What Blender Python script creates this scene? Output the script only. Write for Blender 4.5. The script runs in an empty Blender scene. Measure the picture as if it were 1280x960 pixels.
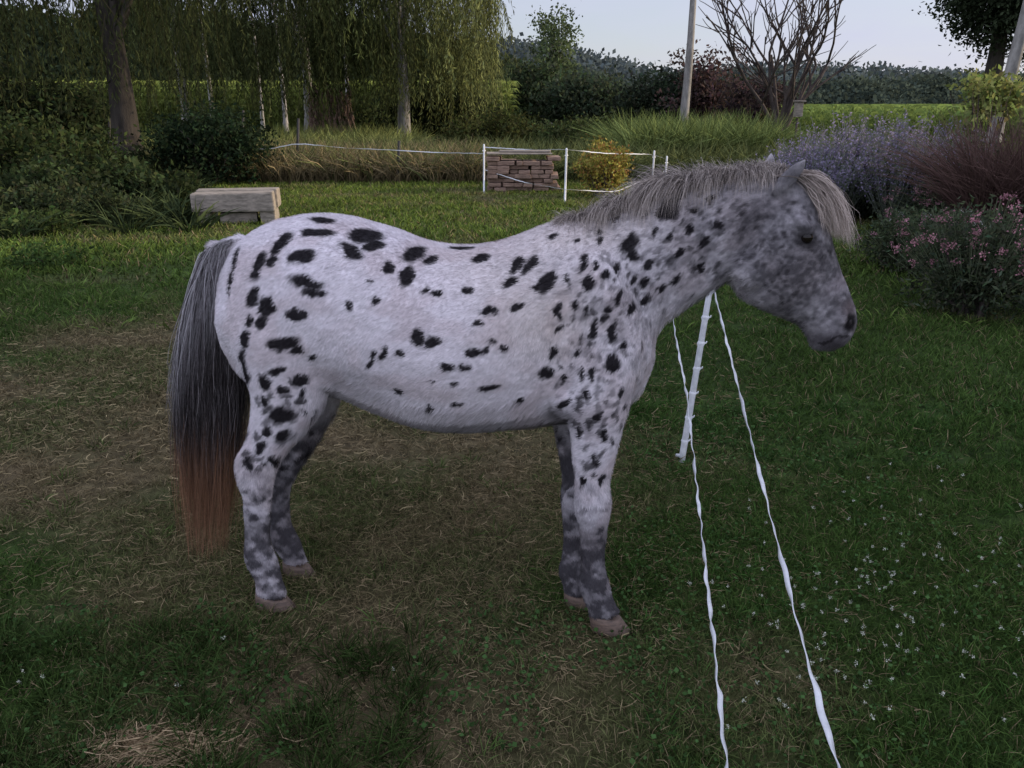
import bpy, math, numpy as np
from mathutils import Vector
from mathutils.bvhtree import BVHTree
rng=np.random.default_rng(7)
scene=bpy.context.scene
# ------------------------------------------------------------------ camera
F=1000.0; PITCH=math.atan(0.35); CZ=1.6
cp,sp=math.cos(PITCH),math.sin(PITCH)
cam_d=bpy.data.cameras.new("camera"); cam=bpy.data.objects.new("camera",cam_d)
scene.collection.objects.link(cam); scene.camera=cam
cam.location=(0,0,CZ); cam.rotation_euler=(math.pi/2-PITCH,0,0)
cam_d.sensor_width=36; cam_d.lens=36*F/1280; cam_d.clip_start=0.05; cam_d.clip_end=3000
def ray(px,py):
    a=(px-640)/F; b=(480-py)/F
    return np.array([a,cp+b*sp,-sp+b*cp])
def P(px,py,D):
    d=ray(px,py); return np.array([0,0,CZ])+d*(D/d[1])
def G(px,py):
    d=ray(px,py); return np.array([0,0,CZ])+d*(CZ/-d[2])
# ------------------------------------------------------------------ helpers
def vnoise(p,scale,seed=0):
    p=np.asarray(p,dtype=np.float64)*scale+seed*17.31+1000
    i=np.floor(p).astype(np.int64); f=p-i; f=f*f*(3-2*f)
    def h(x,y,z):
        n=(x*374761393+y*668265263+z*2147483647+seed*1013904223)&0x7fffffff
        n=((n^(n>>13))*1274126177)&0x7fffffff
        n=(n^(n>>16))&0xffff
        return n/65535.0
    r=0
    for dx in (0,1):
        for dy in (0,1):
            for dz in (0,1):
                w=(f[:,0] if dx else 1-f[:,0])*(f[:,1] if dy else 1-f[:,1])*(f[:,2] if dz else 1-f[:,2])
                r=r+w*h(i[:,0]+dx,i[:,1]+dy,i[:,2]+dz)
    return r
def fbm(p,scale,seed=0,o=3):
    r=0;a=1;t=0
    for k in range(o):
        r=r+a*vnoise(p,scale*2**k,seed+k*5); t+=a; a*=.5
    return r/t
def norm(v): return v/np.maximum(np.linalg.norm(v,axis=-1,keepdims=True),1e-9)
def sst(a,b,x):
    t=np.clip((x-a)/(b-a),0,1); return t*t*(3-2*t)
def empty(name,loc=(0,0,0)):
    e=bpy.data.objects.new(name,None); e.location=loc; e.empty_display_size=.2
    scene.collection.objects.link(e); return e
BATCH={}
def quadmesh(name,V,Q,cols=None,mat=None,parent=None,smooth=False,flush=False):
    V=np.asarray(V,dtype=np.float32).reshape(-1,3); Q=np.asarray(Q,dtype=np.int32).reshape(-1,4)
    if cols is not None and parent is not None and not smooth and not flush and parent.name!="spotted_pony":
        BATCH.setdefault((parent.name,mat.name),[]).append((name,V,Q,np.asarray(cols,dtype=np.float32))); return None
    me=bpy.data.meshes.new(name)
    me.vertices.add(len(V)); me.vertices.foreach_set("co",V.ravel())
    me.loops.add(Q.size); me.loops.foreach_set("vertex_index",Q.ravel())
    me.polygons.add(len(Q)); me.polygons.foreach_set("loop_start",np.arange(0,Q.size,4,dtype=np.int32))
    try: me.polygons.foreach_set("loop_total",np.full(len(Q),4,dtype=np.int32))
    except Exception: pass
    me.update(calc_edges=True)
    if cols is not None:
        a=me.color_attributes.new("Col",'FLOAT_COLOR','POINT')
        c=np.ones((len(V),4),dtype=np.float32); c[:,:3]=cols; a.data.foreach_set("color",c.ravel())
    if smooth: me.polygons.foreach_set("use_smooth",np.ones(len(Q),dtype=bool))
    if mat: me.materials.append(mat)
    ob=bpy.data.objects.new(name,me); scene.collection.objects.link(ob)
    if parent: ob.parent=parent; ob.location=-np.array(parent.location)
    return ob
def flush_batches():
    for (pn,mn),items in BATCH.items():
        o=0;Vs=[];Qs=[];Cs=[]
        for _,V,Q,C in items: Vs.append(V);Qs.append(Q+o);Cs.append(C);o+=len(V)
        quadmesh(items[0][0],np.concatenate(Vs),np.concatenate(Qs),np.concatenate(Cs),bpy.data.materials[mn],bpy.data.objects[pn],flush=True)
def ribbons(name,paths,widths,cols,mat,parent=None,side=None):
    paths=np.asarray(paths); N,K,_=paths.shape
    t=norm(paths[:,-1]-paths[:,0])
    if side is None:
        r=rng.normal(size=(N,3)); r[:,2]*=.4; side=norm(np.cross(t,r))
    s=side[:,None,:]*widths[:,:,None]*.5
    V=np.stack([paths-s,paths+s],axis=2).reshape(-1,3)
    base=(np.arange(N)*2*K)[:,None]+ (np.arange(K-1)*2)[None,:]
    Q=np.stack([base,base+1,base+3,base+2],axis=-1).reshape(-1,4)
    C=np.repeat(cols.reshape(-1,3),2,axis=0)
    return quadmesh(name,V,Q,C,mat,parent)
def leaves(name,pts,size,cols,mat,parent=None,aspect=.45,dirs=None,jit=.35):
    pts=np.asarray(pts); N=len(pts)
    d=norm(rng.normal(size=(N,3))) if dirs is None else norm(dirs+rng.normal(size=(N,3))*jit)
    s=norm(np.cross(d,rng.normal(size=(N,3)))); n=np.cross(d,s)
    L=(size*rng.uniform(.6,1.35,N))[:,None]
    a=pts; b=pts+d*L*.5+s*L*aspect*.5+n*L*.08; c=pts+d*L; e=pts+d*L*.5-s*L*aspect*.5+n*L*.08
    V=np.stack([a,b,c,e],axis=1).reshape(-1,3); Q=np.arange(4*N).reshape(-1,4)
    return quadmesh(name,V,Q,np.repeat(cols,4,axis=0),mat,parent)
def tubes(name,lst,mat,parent=None,n=8,cols=None):
    V=[];Q=[];o=0
    for pts,rad in lst:
        pts=np.asarray(pts,dtype=float); K=len(pts)
        t=norm(np.gradient(pts,axis=0)); ref=np.array([0,1,0.13]) if abs(t[0][1])<.8 else np.array([1,0,0.1])
        a=norm(np.cross(t,ref)); b=np.cross(t,a)
        th=np.linspace(0,2*np.pi,n,endpoint=False)
        R=np.asarray(rad,dtype=float).reshape(K,1,1)
        ring=pts[:,None,:]+R*(np.cos(th)[None,:,None]*a[:,None,:]+np.sin(th)[None,:,None]*b[:,None,:])
        V.append(ring.reshape(-1,3))
        for k in range(K-1):
            for j in range(n):
                Q.append((o+k*n+j,o+k*n+(j+1)%n,o+(k+1)*n+(j+1)%n,o+(k+1)*n+j))
        if n==8:
            for kk in (0,K-1):
                bb=o+kk*n
                Q+= [(bb,bb+1,bb+2,bb+3),(bb,bb+3,bb+4,bb+7),(bb+4,bb+5,bb+6,bb+7)]
        o+=K*n
    return quadmesh(name,np.concatenate(V),Q,None,mat,parent,smooth=True)
# ------------------------------------------------------------------ materials
def attr_mat(name,rough=.7,transl=0.0,nscale=0,namt=.3,bump=0,spec=.3,simple=False):
    m=bpy.data.materials.new(name); m.use_nodes=True; nt=m.node_tree; N=nt.nodes; L=nt.links
    p=N["Principled BSDF"]; p.inputs["Roughness"].default_value=rough; p.inputs["Specular IOR Level"].default_value=spec
    at=N.new("ShaderNodeAttribute"); at.attribute_name="Col"; col=at.outputs["Color"]
    if nscale:
        tc=N.new("ShaderNodeTexCoord"); nz=N.new("ShaderNodeTexNoise"); nz.inputs["Scale"].default_value=nscale; nz.inputs["Detail"].default_value=6
        L.new(tc.outputs["Object"],nz.inputs["Vector"])
        mr=N.new("ShaderNodeMapRange"); mr.inputs["From Min"].default_value=.3; mr.inputs["From Max"].default_value=.7
        mr.inputs["To Min"].default_value=1-namt; mr.inputs["To Max"].default_value=1+namt
        L.new(nz.outputs["Fac"],mr.inputs["Value"])
        mx=N.new("ShaderNodeVectorMath"); mx.operation='SCALE'; L.new(col,mx.inputs[0]); L.new(mr.outputs[0],mx.inputs["Scale"]); col=mx.outputs[0]
        if bump:
            bp=N.new("ShaderNodeBump"); bp.inputs["Strength"].default_value=bump; bp.inputs["Distance"].default_value=.02
            L.new(nz.outputs["Fac"],bp.inputs["Height"]); L.new(bp.outputs[0],p.inputs["Normal"])
    L.new(col,p.inputs["Base Color"]); out=p.outputs[0]
    if simple:
        df=N.new("ShaderNodeBsdfDiffuse"); L.new(col,df.inputs["Color"]); out=df.outputs[0]; L.new(out,N["Material Output"].inputs["Surface"])
    if transl:
        tr=N.new("ShaderNodeBsdfTranslucent"); L.new(col,tr.inputs["Color"])
        ms=N.new("ShaderNodeMixShader"); ms.inputs[0].default_value=transl
        L.new(out,ms.inputs[1]); L.new(tr.outputs[0],ms.inputs[2]); L.new(ms.outputs[0],N["Material Output"].inputs["Surface"])
    return m
def plain_mat(name,c1,c2,scale=10,rough=.8,bump=.4,stretch=(1,1,1),dist=.01,spec=.3):
    m=bpy.data.materials.new(name); m.use_nodes=True; nt=m.node_tree; N=nt.nodes; L=nt.links
    p=N["Principled BSDF"]; p.inputs["Roughness"].default_value=rough; p.inputs["Specular IOR Level"].default_value=spec
    tc=N.new("ShaderNodeTexCoord"); mp=N.new("ShaderNodeMapping"); mp.inputs["Scale"].default_value=stretch
    nz=N.new("ShaderNodeTexNoise"); nz.inputs["Scale"].default_value=scale; nz.inputs["Detail"].default_value=8; nz.inputs["Roughness"].default_value=.65
    L.new(tc.outputs["Object"],mp.inputs[0]); L.new(mp.outputs[0],nz.inputs["Vector"])
    cr=N.new("ShaderNodeValToRGB"); cr.color_ramp.elements[0].position=.35; cr.color_ramp.elements[1].position=.65
    cr.color_ramp.elements[0].color=(*c1,1); cr.color_ramp.elements[1].color=(*c2,1)
    L.new(nz.outputs["Fac"],cr.inputs[0]); L.new(cr.outputs[0],p.inputs["Base Color"])
    bp=N.new("ShaderNodeBump"); bp.inputs["Strength"].default_value=bump; bp.inputs["Distance"].default_value=dist
    L.new(nz.outputs["Fac"],bp.inputs["Height"]); L.new(bp.outputs[0],p.inputs["Normal"])
    return m
M_leaf=attr_mat("leaf",.6,.4,simple=True)
M_grass=attr_mat("grass_blade",.6,0.0,simple=True)
M_ground=attr_mat("soil_and_turf",.95,0,14,.5,.8,.1)
M_fur=attr_mat("fur",.75,0,60,.12,.25,.15)
M_coat=attr_mat("coat_hair",.75,0,0,simple=True)
M_hair=attr_mat("hair",.5,0,0,0,0,.25)
M_hoof=plain_mat("hoof",(.09,.065,.052),(.19,.13,.10),30,.6,.3,(1,1,4))
M_eye=plain_mat("eye",(.006,.004,.004),(.012,.008,.006),10,.08,0)
M_dark=plain_mat("dark_skin",(.012,.010,.011),(.025,.02,.022),40,.6,.2)
M_bark=plain_mat("bark",(.022,.018,.015),(.06,.05,.04),6,.9,1,(1,1,.25),.05)
M_bark_pale=plain_mat("pale_bark",(.16,.15,.14),(.36,.34,.32),5,.9,.8,(1,1,.4),.03)
M_twig=plain_mat("twig_bark",(.035,.027,.025),(.09,.07,.062),5,.9,.5)
M_wood=plain_mat("weathered_wood",(.16,.14,.115),(.35,.30,.25),7,.85,.6,(1,4,4),.01)
M_log=plain_mat("cut_wood",(.14,.09,.068),(.33,.225,.17),7,.85,.6,(1,6,6),.01)
M_white=plain_mat("white_plastic",(.60,.61,.64),(.80,.81,.83),30,.5,.3,(1,1,1),.003)
M_black=plain_mat("dark_post",(.02,.02,.02),(.05,.045,.04),20,.7,.3)

# ------------------------------------------------------------------ sky + sun
SUN_EL=math.radians(18); SUN_AZ=math.radians(80)
w=bpy.data.worlds.new("World"); scene.world=w; w.use_nodes=True; N=w.node_tree.nodes; L=w.node_tree.links
bg=N["Background"]; bg.inputs["Strength"].default_value=.15
sky=N.new("ShaderNodeTexSky"); sky.sky_type='NISHITA'; sky.sun_disc=False; sky.sun_elevation=SUN_EL; sky.sun_rotation=SUN_AZ
sky.dust_density=1.0; sky.ozone_density=1.5
tc=N.new("ShaderNodeTexCoord"); mp=N.new("ShaderNodeMapping"); mp.inputs["Scale"].default_value=(1.5,1.5,6)
nz=N.new("ShaderNodeTexNoise"); nz.inputs["Scale"].default_value=1.6; nz.inputs["Detail"].default_value=7
L.new(tc.outputs["Generated"],mp.inputs[0]); L.new(mp.outputs[0],nz.inputs["Vector"])
mr=N.new("ShaderNodeMapRange"); mr.inputs["From Min"].default_value=.40; mr.inputs["From Max"].default_value=.66; mr.inputs["To Max"].default_value=1.0; mr.inputs["To Min"].default_value=.60
L.new(nz.outputs["Fac"],mr.inputs["Value"])
mx=N.new("ShaderNodeMix"); mx.data_type='RGBA'; L.new(mr.outputs[0],mx.inputs[0]); L.new(sky.outputs[0],mx.inputs[6]); mx.inputs[7].default_value=(4.3,4.45,5.6,1)
# sky gain added to light the pony: brighter overhead and behind the camera
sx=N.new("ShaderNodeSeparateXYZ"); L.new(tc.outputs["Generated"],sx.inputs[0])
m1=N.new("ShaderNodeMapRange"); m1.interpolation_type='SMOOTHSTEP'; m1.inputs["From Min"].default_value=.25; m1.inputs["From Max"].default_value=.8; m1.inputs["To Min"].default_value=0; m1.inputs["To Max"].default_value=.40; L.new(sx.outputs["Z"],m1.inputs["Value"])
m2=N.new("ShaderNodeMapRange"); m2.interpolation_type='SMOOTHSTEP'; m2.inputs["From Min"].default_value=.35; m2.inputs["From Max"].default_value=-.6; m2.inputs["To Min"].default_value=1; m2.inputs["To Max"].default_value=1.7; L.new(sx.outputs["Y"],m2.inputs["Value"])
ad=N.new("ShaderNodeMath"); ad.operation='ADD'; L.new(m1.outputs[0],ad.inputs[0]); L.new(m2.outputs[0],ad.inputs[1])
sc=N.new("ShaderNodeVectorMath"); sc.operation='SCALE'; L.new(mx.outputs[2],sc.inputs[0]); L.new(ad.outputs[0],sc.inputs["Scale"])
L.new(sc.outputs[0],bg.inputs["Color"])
sd=bpy.data.lights.new("sun","SUN"); so=bpy.data.objects.new("sun",sd); scene.collection.objects.link(so)
sd.energy=4.6; sd.angle=math.radians(2.5); sd.color=(1,.82,.58)
sdir=Vector((math.sin(SUN_AZ)*math.cos(SUN_EL),math.cos(SUN_AZ)*math.cos(SUN_EL),math.sin(SUN_EL)))
so.rotation_euler=sdir.to_track_quat('Z','Y').to_euler()
scene.view_settings.view_transform='Standard'; scene.view_settings.look='None'; scene.view_settings.exposure=0

# ------------------------------------------------------------------ ground
def dryness(p):
    q=np.array(p,dtype=float).copy(); q[:,2]=0
    d=np.exp(-(((q[:,0]+.35)/1.3)**2+((q[:,1]-2.9)/1.25)**2))*.85
    d+=np.exp(-(((q[:,0]+2.6)/1.8)**2+((q[:,1]-4.4)/1.7)**2))*.75
    d+=np.exp(-(((q[:,0]+.3)/.8)**2+((q[:,1]-1.7)/.35)**2))*.4
    n=fbm(q,1.6,3,4)
    d=d*.9+(n-.5)*1.9
    d-=.35*sst(.55,1.3,q[:,0])*(q[:,1]<6)
    return np.clip(d,0,1)
def turf_col(p,dark=1.0):
    d=dryness(p)[:,None]; q=np.array(p,dtype=float).copy(); q[:,2]=0
    n=fbm(q,.5,11,3)[:,None]; n9=fbm(q,3.5,31,2)[:,None]
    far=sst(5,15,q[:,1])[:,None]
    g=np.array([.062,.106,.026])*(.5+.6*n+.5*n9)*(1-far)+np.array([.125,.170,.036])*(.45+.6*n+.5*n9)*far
    b=np.array([.215,.165,.095])
    return (g*(1-d)+b*d)*dark
gx=np.sinh(np.linspace(-7,7,260))*.9; gy=np.sinh(np.linspace(-5,7.2,300))*.9+2.5
X,Y=np.meshgrid(gx,gy); V=np.stack([X.ravel(),Y.ravel(),np.zeros(X.size)],1)
V[:,2]=-.004
nx=len(gx); ii,jj=np.meshgrid(np.arange(nx-1),np.arange(len(gy)-1)); b=(jj*nx+ii).ravel()
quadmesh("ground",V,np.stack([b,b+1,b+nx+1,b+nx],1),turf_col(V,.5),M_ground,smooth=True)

lawn=empty("lawn_grass")
def blades(name,n,y0,y1,lmin,lmax,wd,K,power=1.0,lean=.5,hw=(.75,.8)):
    y=y0+(y1-y0)*rng.random(n)**power
    x=(rng.random(n)*2-1)*(hw[0]*y+hw[1])
    root=np.stack([x,y,np.zeros(n)],1)
    dense=fbm(root,5,21,3); keep=rng.random(n)<sst(.22,.5,dense)*.9+.15; root=root[keep]; n=len(root)
    dr=dryness(root)
    Ln=rng.uniform(lmin,lmax,n)*(1-.4*dr)*(.5+1.2*fbm(root,1.3,8,2))
    az=rng.random(n)*2*np.pi; ln=rng.random(n)*lean*(1+dr)
    d=np.stack([np.cos(az)*ln,np.sin(az)*ln,np.ones(n)],1); d=norm(d)
    ts=np.linspace(0,1,K)
    paths=root[:,None,:]+d[:,None,:]*ts[None,:,None]*Ln[:,None,None]
    bend=(ts**2)[None,:]*Ln[:,None]*rng.random(n)[:,None]*.9
    paths[:,:,0]+=np.cos(az)[:,None]*bend; paths[:,:,1]+=np.sin(az)[:,None]*bend; paths[:,:,2]-=bend*.45
    paths[:,:,2]=np.maximum(paths[:,:,2],.003)
    W=wd*rng.uniform(.6,1.3,n)[:,None]*(1-.85*ts**1.5)[None,:]
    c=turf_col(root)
    c=c*rng.uniform(.45,1.65,(n,1)); dead=rng.random(n)<.08+.35*dr
    c[dead]=np.array([.30,.235,.135])*rng.uniform(.4,1.2,(dead.sum(),1))
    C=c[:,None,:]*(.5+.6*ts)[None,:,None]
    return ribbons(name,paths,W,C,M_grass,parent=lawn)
blades("blades",175000,1.1,3.4,.02,.055,.0030,3,.8)
blades("blades_mid",145000,3.4,7.5,.03,.06,.0056,2,.85)
blades("blades_far",125000,7.5,19,.05,.09,.016,2,.9)
def tufts(name,centres,per,rad,l0,l1,wd,col,lean=.6,K=4,parent=None,mat=None,tipcol=None):
    c=np.repeat(centres,per,axis=0); n=len(c); az=rng.random(n)*2*np.pi; r=rad*np.sqrt(rng.random(n))
    root=c+np.stack([np.cos(az)*r,np.sin(az)*r,np.zeros(n)],1)
    az2=az+rng.normal(size=n)*.6; ln=rng.random(n)*lean; Ln=rng.uniform(l0,l1,n)
    ts=np.linspace(0,1,K); d=norm(np.stack([np.cos(az2)*ln,np.sin(az2)*ln,np.ones(n)],1))
    p=root[:,None,:]+d[:,None,:]*ts[None,:,None]*Ln[:,None,None]
    bd=(ts**2)[None,:]*Ln[:,None]*rng.uniform(.1,.8,n)[:,None]
    p[:,:,0]+=np.cos(az2)[:,None]*bd; p[:,:,1]+=np.sin(az2)[:,None]*bd; p[:,:,2]-=bd*.55
    p[:,:,2]=np.maximum(p[:,:,2],.004)
    W=wd*rng.uniform(.6,1.3,n)[:,None]*(1-.9*ts**1.6)[None,:]
    ct=np.repeat(rng.uniform(.65,1.4,len(centres)),per)[:,None]
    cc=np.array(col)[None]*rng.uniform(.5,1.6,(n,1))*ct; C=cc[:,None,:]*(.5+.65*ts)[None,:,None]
    if tipcol is not None: C=C*(1-ts**2)[None,:,None]+np.array(tipcol)*(ts**2)[None,:,None]
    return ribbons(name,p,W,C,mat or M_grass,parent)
def scat(n,x0,x1,y0,y1):
    return np.stack([rng.uniform(x0,x1,n),rng.uniform(y0,y1,n),np.zeros(n)],1)
tufts("tufts_left",scat(260,-2.3,-.2,1.25,2.15),45,.06,.04,.11,.0034,(.038,.064,.018),parent=lawn)
tufts("tufts_right",scat(420,.35,3.6,1.2,4.2),34,.07,.03,.08,.0034,(.040,.086,.020),parent=lawn)
tufts("tufts_mid",scat(260,-3.5,2.5,1.6,5.5),26,.05,.03,.07,.004,(.068,.108,.03),parent=lawn)
tufts("tufts_far",scat(500,-9,6,5.5,14),24,.16,.05,.13,.010,(.10,.15,.036),parent=lawn)
n=26000; pt=np.concatenate([np.stack([rng.uniform(-2.4,.4,n//3),rng.uniform(1.2,2.3,n//3)],1),np.stack([rng.uniform(.3,3.4,n-n//3),rng.uniform(1.1,4.2,n-n//3)],1)])
pt=np.column_stack([pt,rng.uniform(.008,.035,len(pt))]); k=fbm(pt*[1,1,0],3,40,2)>.47; pt=pt[k]
dd=rng.normal(size=pt.shape); dd[:,2]*=.35
leaves("clover_leaves",pt,.014,np.array([.046,.090,.028])*rng.uniform(.5,1.5,(len(pt),1)),M_grass,lawn,.9,dd,.15)
def straw(name,x,y,n,spread,lmin,lmax,zmax,parent,col=(.30,.22,.12),wd=.0022):
    root=np.stack([x+rng.normal(size=n)*spread[0],y+rng.normal(size=n)*spread[1],rng.uniform(.008,zmax,n)],1)
    root=root[root[:,1]>.9]; n=len(root)
    az=rng.random(n)*2*np.pi; Ln=rng.uniform(lmin,lmax,n); ts=np.linspace(-.5,.5,4)
    dr=np.stack([np.cos(az),np.sin(az),rng.normal(size=n)*.12],1)
    p=root[:,None,:]+dr[:,None,:]*ts[None,:,None]*Ln[:,None,None]
    pe=np.stack([-np.sin(az),np.cos(az),np.zeros(n)],1); p+=pe[:,None,:]*(ts**2)[None,:,None]*Ln[:,None,None]*rng.normal(size=n)[:,None,None]*.8
    p[:,:,2]=np.maximum(p[:,:,2],.004)
    return ribbons(name,p,np.full((n,4),wd)*rng.uniform(.5,1.3,(n,1)),np.repeat((np.array(col)*rng.uniform(.4,1.3,(n,1)))[:,None,:],4,1),M_grass,parent)
g=G(205,938); straw("straw_heap",g[0],g[1],1000,(.10,.03),.05,.13,.03,lawn,(.44,.33,.20))
straw("straw_scatter",-.3,2.7,11000,(.9,.7),.02,.06,.022,lawn,(.28,.215,.125),.0019)
straw("straw_scatter_2",-2.6,4.2,6500,(1.4,1.1),.03,.07,.028,lawn,(.31,.25,.14),.0036)
straw("straw_scatter_3",.1,3.9,2500,(1.3,.8),.03,.06,.028,lawn,(.28,.22,.13),.003)
fl=[]
for i in range(135):
    px=rng.uniform(890,1275); py=rng.uniform(590,930)
    if rng.random()<.65: px=1115+rng.normal()*95; py=745+rng.normal()*60
    fl.append(G(px,py))
for i in range(6): fl.append(G(rng.uniform(20,500),rng.uniform(780,900)))
fl=np.array(fl); fl[:,2]=rng.uniform(.04,.06,len(fl)); cc=np.repeat(fl,22,0)+rng.normal(size=(len(fl)*22,3))*.0028
leaves("clover_flowers",cc,.0042,np.array([.60,.61,.50])*rng.uniform(.55,1.1,(len(cc),1)),M_grass,lawn,.6)

# ------------------------------------------------------------------ PONY
R0=np.array([-.85,2.46]); F0=np.array([.45,2.30]); e2=(F0-R0)/np.linalg.norm(F0-R0)
eu=np.array([e2[0],e2[1],0]); ev=np.array([-e2[1],e2[0],0]); ez=np.array([0,0,1.]); Q0=np.array([R0[0],R0[1],0])
def M(px,py,off=0.0):
    d=ray(px,py); o=np.array([0,0,CZ])
    t=(np.dot(Q0-o,ev)+off)/np.dot(d,ev); return o+d*t
def loft(secs,n=24,cap=True):
    V=[];Fc=[]
    th=np.linspace(0,2*np.pi,n,endpoint=False)
    for c,a,b in secs: V.append(c+np.cos(th)[:,None]*a+np.sin(th)[:,None]*b)
    K=len(secs); V=np.concatenate(V)
    for k in range(K-1):
        for j in range(n): Fc.append((k*n+j,k*n+(j+1)%n,(k+1)*n+(j+1)%n,(k+1)*n+j))
    V=np.vstack([V,secs[0][0],secs[-1][0]]); a=K*n; bb=K*n+1
    for j in range(n): Fc.append((a,(j+1)%n,j)); Fc.append((bb,(K-1)*n+j,(K-1)*n+(j+1)%n))
    return V,Fc
def resample(S,m=4):
    S=np.array(S,dtype=float); K=len(S); out=[]
    for i in range(K-1):
        p0=S[max(i-1,0)];p1=S[i];p2=S[i+1];p3=S[min(i+2,K-1)]
        for q in range(m):
            t=q/m; out.append(.5*((2*p1)+(-p0+p2)*t+(2*p0-5*p1+4*p2-p3)*t*t+(-p0+3*p1-3*p2+p3)*t**3))
    out.append(S[-1]); return out
parts=[]
def profile(rows,off=0.):
    secs=[]
    for xt,yt,xb,yb,hw in resample(rows):
        a=M(xt,yt,off); b=M(xb,yb,off); secs.append(((a+b)/2,(a-b)/2,ev*hw))
    parts.append(loft(secs))
profile([(281,345,281,385,.03),(288,322,285,425,.09),(303,300,298,450,.14),(332,279,328,478,.19),(380,267,375,490,.225),(430,269,428,490,.24),(480,282,478,509,.25),
 (530,300,528,526,.26),(580,307,580,532,.265),(630,299,635,530,.25),(680,280,690,526,.215),(720,272,735,523,.185),(755,272,772,512,.165),(785,295,798,492,.14),(806,345,813,465,.10),(815,390,819,445,.05)])
profile([(650,300,760,520,.10),(690,287,795,488,.13),(733,276,815,452,.125),(778,263,824,413,.105),(822,247,850,389,.088),(866,234,885,367,.077),(912,224,910,351,.070),(950,216,945,343,.068),(985,214,985,330,.066)])
profile([(950,216,930,290,.045),(972,211,920,318,.062),(1000,219,914,345,.078),(1022,247,924,368,.088),(1034,278,945,384,.087),(1042,308,974,396,.068),(1052,338,998,407,.050),(1063,366,1008,423,.045),(1071,390,1014,434,.047),(1070,408,1028,438,.041),(1062,422,1042,436,.026)])
def leg(rows,hoof_px,top_off):
    g=G(*hoof_px); ob=np.dot(g-Q0,ev)
    rows=resample(rows); y0=rows[0][1]; y1=hoof_px[1]; C=[];
    for cx,cy,h,hl in rows:
        t=(cy-y0)/(y1-y0); t=min(1,t*1.6); off=top_off*(1-t)+ob*t
        c=M(cx,cy,off); r=h*np.linalg.norm(M(cx+1,cy,off)-c); C.append((c,r,hl))
    pts=np.array([c[0] for c in C]); T=norm(np.gradient(pts,axis=0)); secs=[]
    for (c,r,hl),t in zip(C,T):
        u=np.cross(ev,t); u=u/np.linalg.norm(u); u=norm(u*.7+eu*.3*np.sign(np.dot(u,eu))); secs.append((c,u*r,ev*hl*np.sign(np.dot(np.cross(u,ev),-t)) ))
    parts.append(loft(secs,20)); return g,C
HN=leg([(350,370,66,.08),(355,420,66,.10),(360,462,56,.092),(360,494,46,.08),(351,522,36,.064),(338,546,28,.048),(327,566,24.5,.042),(320,582,26,.040),(319,600,23,.037),(322,620,18,.030),(322,645,16.5,.026),(322,672,16.5,.026),(324,692,19.5,.032),(329,706,20,.032),(335,722,17,.029),(338,736,18.5,.031),(339,744,19.5,.032)],(340,758),-.13)
HF=leg([(375,410,50,.09),(388,465,46,.085),(392,500,33,.068),(383,526,26,.053),(370,550,22.5,.043),(358,570,22,.038),(350,588,21.5,.036),(347,605,18,.031),(347,628,14.5,.025),(349,652,14,.024),(354,670,16.5,.029),(360,682,17,.029),(367,696,14.5,.026),(370,704,16.5,.028)],(373,718),.12)
FN=leg([(750,410,48,.05),(750,460,46,.068),(746,510,40,.060),(744,545,31.5,.051),(742,575,26,.043),(741,602,22,.036),(741,622,24,.038),(741,642,23,.038),(741,660,18.5,.031),(741,690,15.5,.026),(742,712,16,.027),(743,732,20,.033),(747,746,19,.031),(753,760,18,.030),(756,768,20.5,.033)],(759,788),-.135)
FF=leg([(725,470,40,.06),(724,530,33,.052),(723,570,24.5,.043),(722,597,20,.035),(721,618,21.5,.037),(720,636,20,.035),(718,655,16,.028),(717,680,14,.024),(716,698,14.5,.025),(716,714,18,.031),(719,728,16.5,.029),(723,742,18,.030)],(726,757),.11)
def ell(px,py,off,ra,rz,rb,ang=0):
    c=M(px,py,off); ca,sa=math.cos(math.radians(ang)),math.sin(math.radians(ang))
    A=(eu*ca+ez*sa)*ra; Z=(-eu*sa+ez*ca)*rz; secs=[]
    for p in np.linspace(-.98,.98,9):
        s=math.sqrt(1-p*p); secs.append((c+A*p,Z*s,ev*rb*s*-1))
    parts.append(loft(secs,16))
ell(345,390,-.13,.13,.20,.075,-70)
ell(345,390,.13,.13,.20,.075,-70)
ell(408,455,-.15,.07,.085,.055,30)
ell(755,400,-.122,.10,.21,.062,20)
ell(755,400,.115,.10,.21,.06,20)
ell(792,435,-.07,.06,.09,.06,0)
ell(792,435,.07,.06,.09,.06,0)
ell(712,500,-.155,.055,.05,.038,0)
ell(945,335,-.056,.066,.060,.030,-40)
ell(945,335,.056,.066,.060,.030,-40)
ell(1006,283,-.078,.036,.017,.020,-50)
ell(1006,283,.078,.036,.017,.020,-50)
ell(1010,355,-.045,.060,.012,.012,-52)
ell(1010,355,.045,.060,.012,.012,-52)
ell(1053,398,-.036,.022,.026,.016,0)
ell(1053,398,.036,.022,.026,.016,0)
ell(274,312,0,.045,.025,.03,-20)
ell(306,588,-.11,.022,.026,.018,0)
def tubeloft(pts,rad,lat):
    pts=np.array(pts); T=norm(np.gradient(pts,axis=0)); secs=[]
    for c,r,l,t in zip(pts,rad,lat,T):
        u=norm(np.cross(ev,t)); secs.append((c,u*r,-ev*l))
    parts.append(loft(secs,16))
for off,pp in ((-.052,[(968,243),(978,232),(990,218),(1001,206),(1009,197)]),(.05,[(955,238),(958,225),(961,212),(963,201),(965,190)])):
    tubeloft([M(x,y,off*(1+.12*i)) for i,(x,y) in enumerate(pp)],[.022,.026,.026,.018,.006],[.02,.018,.014,.011,.006])
tubeloft([M(*q) for q in [(305,302),(283,310),(266,325),(258,350),(256,390)]],[.030,.028,.024,.020,.014],[.030,.028,.025,.020,.014])
V=[];Fc=[];o=0
for v,f in parts:
    V.append(v); Fc+= [tuple(i+o for i in q) for q in f]; o+=len(v)
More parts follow.
